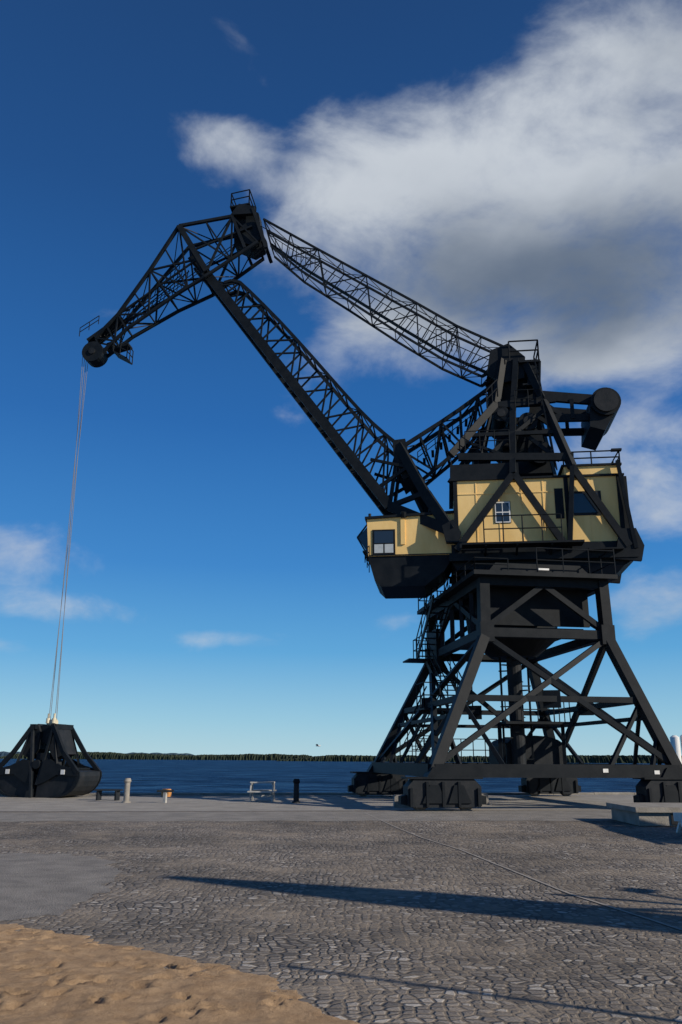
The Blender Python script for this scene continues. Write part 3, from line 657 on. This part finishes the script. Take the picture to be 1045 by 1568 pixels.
M.prism([(0,0),(4,0),(4,2.0),(2,2.9),(0,2.0)],lambda x,z,t:Vector((10.3+x*.95,15.6+t+x*.2,z)),0,3,M_dark); M.prism([(-.2,1.95),(2,2.95),(4.2,1.95),(4.2,2.03),(2,3.03),(-.2,2.03)],lambda x,z,t:Vector((10.3+x*.95,15.6+t+x*.2,z)),-.2,3.2,K)
M.build("shadow_shed_body",e)

# ------------------------------------------------------------ light
el=R(25); hd=Vector((-.88,.475,0)).normalized()
d=Vector((hd.x*math.cos(el),hd.y*math.cos(el),-math.sin(el)))
sun=bpy.data.lights.new("sun",'SUN'); sun.energy=5.0; sun.angle=R(.53); sun.color=(1,.89,.73)
so=bpy.data.objects.new("sun",sun); so.rotation_euler=d.to_track_quat('-Z','Y').to_euler(); so.location=(30,-20,30); sc.collection.objects.link(so)

w=bpy.data.worlds.new("World"); sc.world=w; w.use_nodes=True; nt=w.node_tree; nt.nodes.clear(); L=nt.links.new
out=N(nt,"ShaderNodeOutputWorld"); bg=N(nt,"ShaderNodeBackground"); bg.inputs[1].default_value=.1; L(bg.outputs[0],out.inputs[0])
sky=N(nt,"ShaderNodeTexSky"); sky.sky_type='NISHITA'; sky.sun_disc=False; sky.sun_elevation=el; sky.sun_rotation=math.atan2(-hd.x,-hd.y); sky.altitude=0; sky.air_density=1.0; sky.dust_density=.1; sky.ozone_density=3.5
tc=N(nt,"ShaderNodeTexCoord")
sx=N(nt,"ShaderNodeSeparateXYZ"); L(tc.outputs["Generated"],sx.inputs[0])
air=ramp(nt,[(0,(.44,.71,.84)),(.04,(.31,.62,.83)),(.12,(.10,.41,.78)),(.22,(.034,.25,.66)),(.38,(.012,.145,.48)),(.6,(.009,.08,.28)),(.85,(.009,.045,.155))]); L(sx.outputs[2],air.inputs[0])
asc=N(nt,"ShaderNodeMix",data_type='RGBA',blend_type='MULTIPLY'); asc.inputs[0].default_value=1; L(air.outputs[0],asc.inputs[6]); asc.inputs[7].default_value=(9,9,9,1)
hs=N(nt,"ShaderNodeMix",data_type='RGBA'); hs.inputs[0].default_value=.85; L(sky.outputs[0],hs.inputs[6]); L(asc.outputs[2],hs.inputs[7])
def blob(c,rx,rz,wt):
    s_=N(nt,"ShaderNodeVectorMath",operation="SUBTRACT"); L(tc.outputs["Generated"],s_.inputs[0]); s_.inputs[1].default_value=c
    m_=N(nt,"ShaderNodeVectorMath",operation="MULTIPLY"); L(s_.outputs[0],m_.inputs[0]); m_.inputs[1].default_value=(1/rx,1/rx,1/rz)
    l_=N(nt,"ShaderNodeVectorMath",operation="LENGTH"); L(m_.outputs[0],l_.inputs[0])
    r_=N(nt,"ShaderNodeMapRange"); r_.interpolation_type='SMOOTHSTEP'; r_.inputs["From Min"].default_value=1.35; r_.inputs["From Max"].default_value=.1; r_.inputs["To Max"].default_value=wt
    L(l_.outputs["Value"],r_.inputs["Value"]); return r_.outputs[0]
def addall(bl):
    acc=None
    for x in bl:
        if acc is None: acc=x; continue
        a=N(nt,"ShaderNodeMath",operation="ADD"); L(acc,a.inputs[0]); L(x,a.inputs[1]); acc=a.outputs[0]
    return acc
BL=[((.31,.70,.66),.19,.13,.8),((.33,.77,.55),.2,.15,.85),((.42,.72,.60),.2,.2,.8),((.19,.73,.66),.13,.09,.8),((.07,.77,.64),.16,.08,.75),((-.06,.77,.63),.12,.06,.55),((-.14,.75,.65),.06,.03,.7),
 ((.24,.82,.52),.17,.10,.85),((.03,.82,.57),.18,.10,.8),((.12,.86,.48),.18,.08,.85),((.03,.87,.47),.12,.05,.4),((.33,.83,.45),.14,.09,.8),((-.40,.92,.22),.15,.05,1.05),((-.30,.94,.16),.12,.025,.9),
 ((-.13,.98,.135),.10,.016,.8),((.34,.88,.34),.13,.05,1.0),((.38,.90,.27),.10,.05,.9),((.37,.92,.17),.12,.05,.95),((.09,.98,.16),.06,.014,.6),((-.43,.90,.12),.10,.014,.7)]
mask=addall([blob(*b_) for b_ in BL])
mk=N(nt,"ShaderNodeMath",operation="MINIMUM"); L(mask,mk.inputs[0]); mk.inputs[1].default_value=1.35
mp=N(nt,"ShaderNodeMapping"); mp.inputs["Scale"].default_value=(1,1,1.8); mp.inputs["Rotation"].default_value=(0,R(-25),0); L(tc.outputs["Generated"],mp.inputs[0])
n1=N(nt,"ShaderNodeTexNoise"); n1.inputs["Scale"].default_value=7; n1.inputs["Detail"].default_value=9; n1.inputs["Roughness"].default_value=.58; n1.inputs["Distortion"].default_value=.25; L(mp.outputs[0],n1.inputs["Vector"])
a1=N(nt,"ShaderNodeMath",operation="MULTIPLY_ADD"); L(n1.outputs[0],a1.inputs[0]); a1.inputs[1].default_value=2.5; L(mk.outputs[0],a1.inputs[2])
dn=N(nt,"ShaderNodeMapRange"); dn.interpolation_type='SMOOTHSTEP'; dn.inputs["From Min"].default_value=1.62; dn.inputs["From Max"].default_value=2.85; dn.inputs["To Max"].default_value=.95; L(a1.outputs[0],dn.inputs["Value"])
dk=addall([blob((.25,.82,.52),.22,.09,.9),blob((.08,.84,.53),.2,.07,.35),blob((.40,.8,.5),.2,.08,.3),blob((.40,.65,.70),.2,.12,.5)])
n2=N(nt,"ShaderNodeTexNoise"); n2.inputs["Scale"].default_value=5; n2.inputs["Detail"].default_value=6; L(mp.outputs[0],n2.inputs["Vector"])
a2=N(nt,"ShaderNodeMath",operation="MULTIPLY_ADD"); L(n2.outputs[0],a2.inputs[0]); a2.inputs[1].default_value=1.5; L(dk,a2.inputs[2])
sh=N(nt,"ShaderNodeMapRange"); sh.interpolation_type='SMOOTHSTEP'; sh.inputs["From Min"].default_value=.5; sh.inputs["From Max"].default_value=2.1; L(a2.outputs[0],sh.inputs["Value"])
cc=N(nt,"ShaderNodeMix",data_type='RGBA'); cc.inputs[6].default_value=(5.9,6.35,6.9,1); cc.inputs[7].default_value=(1.3,1.7,2.35,1); L(sh.outputs[0],cc.inputs[0])
mixs=N(nt,"ShaderNodeMix",data_type='RGBA'); L(dn.outputs[0],mixs.inputs[0]); L(hs.outputs[2],mixs.inputs[6]); L(cc.outputs[2],mixs.inputs[7]); L(mixs.outputs[2],bg.inputs[0])

# ------------------------------------------------------------ camera
cam=bpy.data.cameras.new("camera"); cam.sensor_fit='VERTICAL'; cam.sensor_height=36; cam.lens=1266/1568*36; cam.clip_end=20000; cam.clip_start=.1
co=bpy.data.objects.new("camera",cam); sc.collection.objects.link(co)
co.matrix_world=Matrix.Translation((0,0,1.6)) @ Matrix.Rotation(R(90)+math.atan(377/1266.),4,'X') @ Matrix.Rotation(R(.3),4,'Z')
sc.camera=co
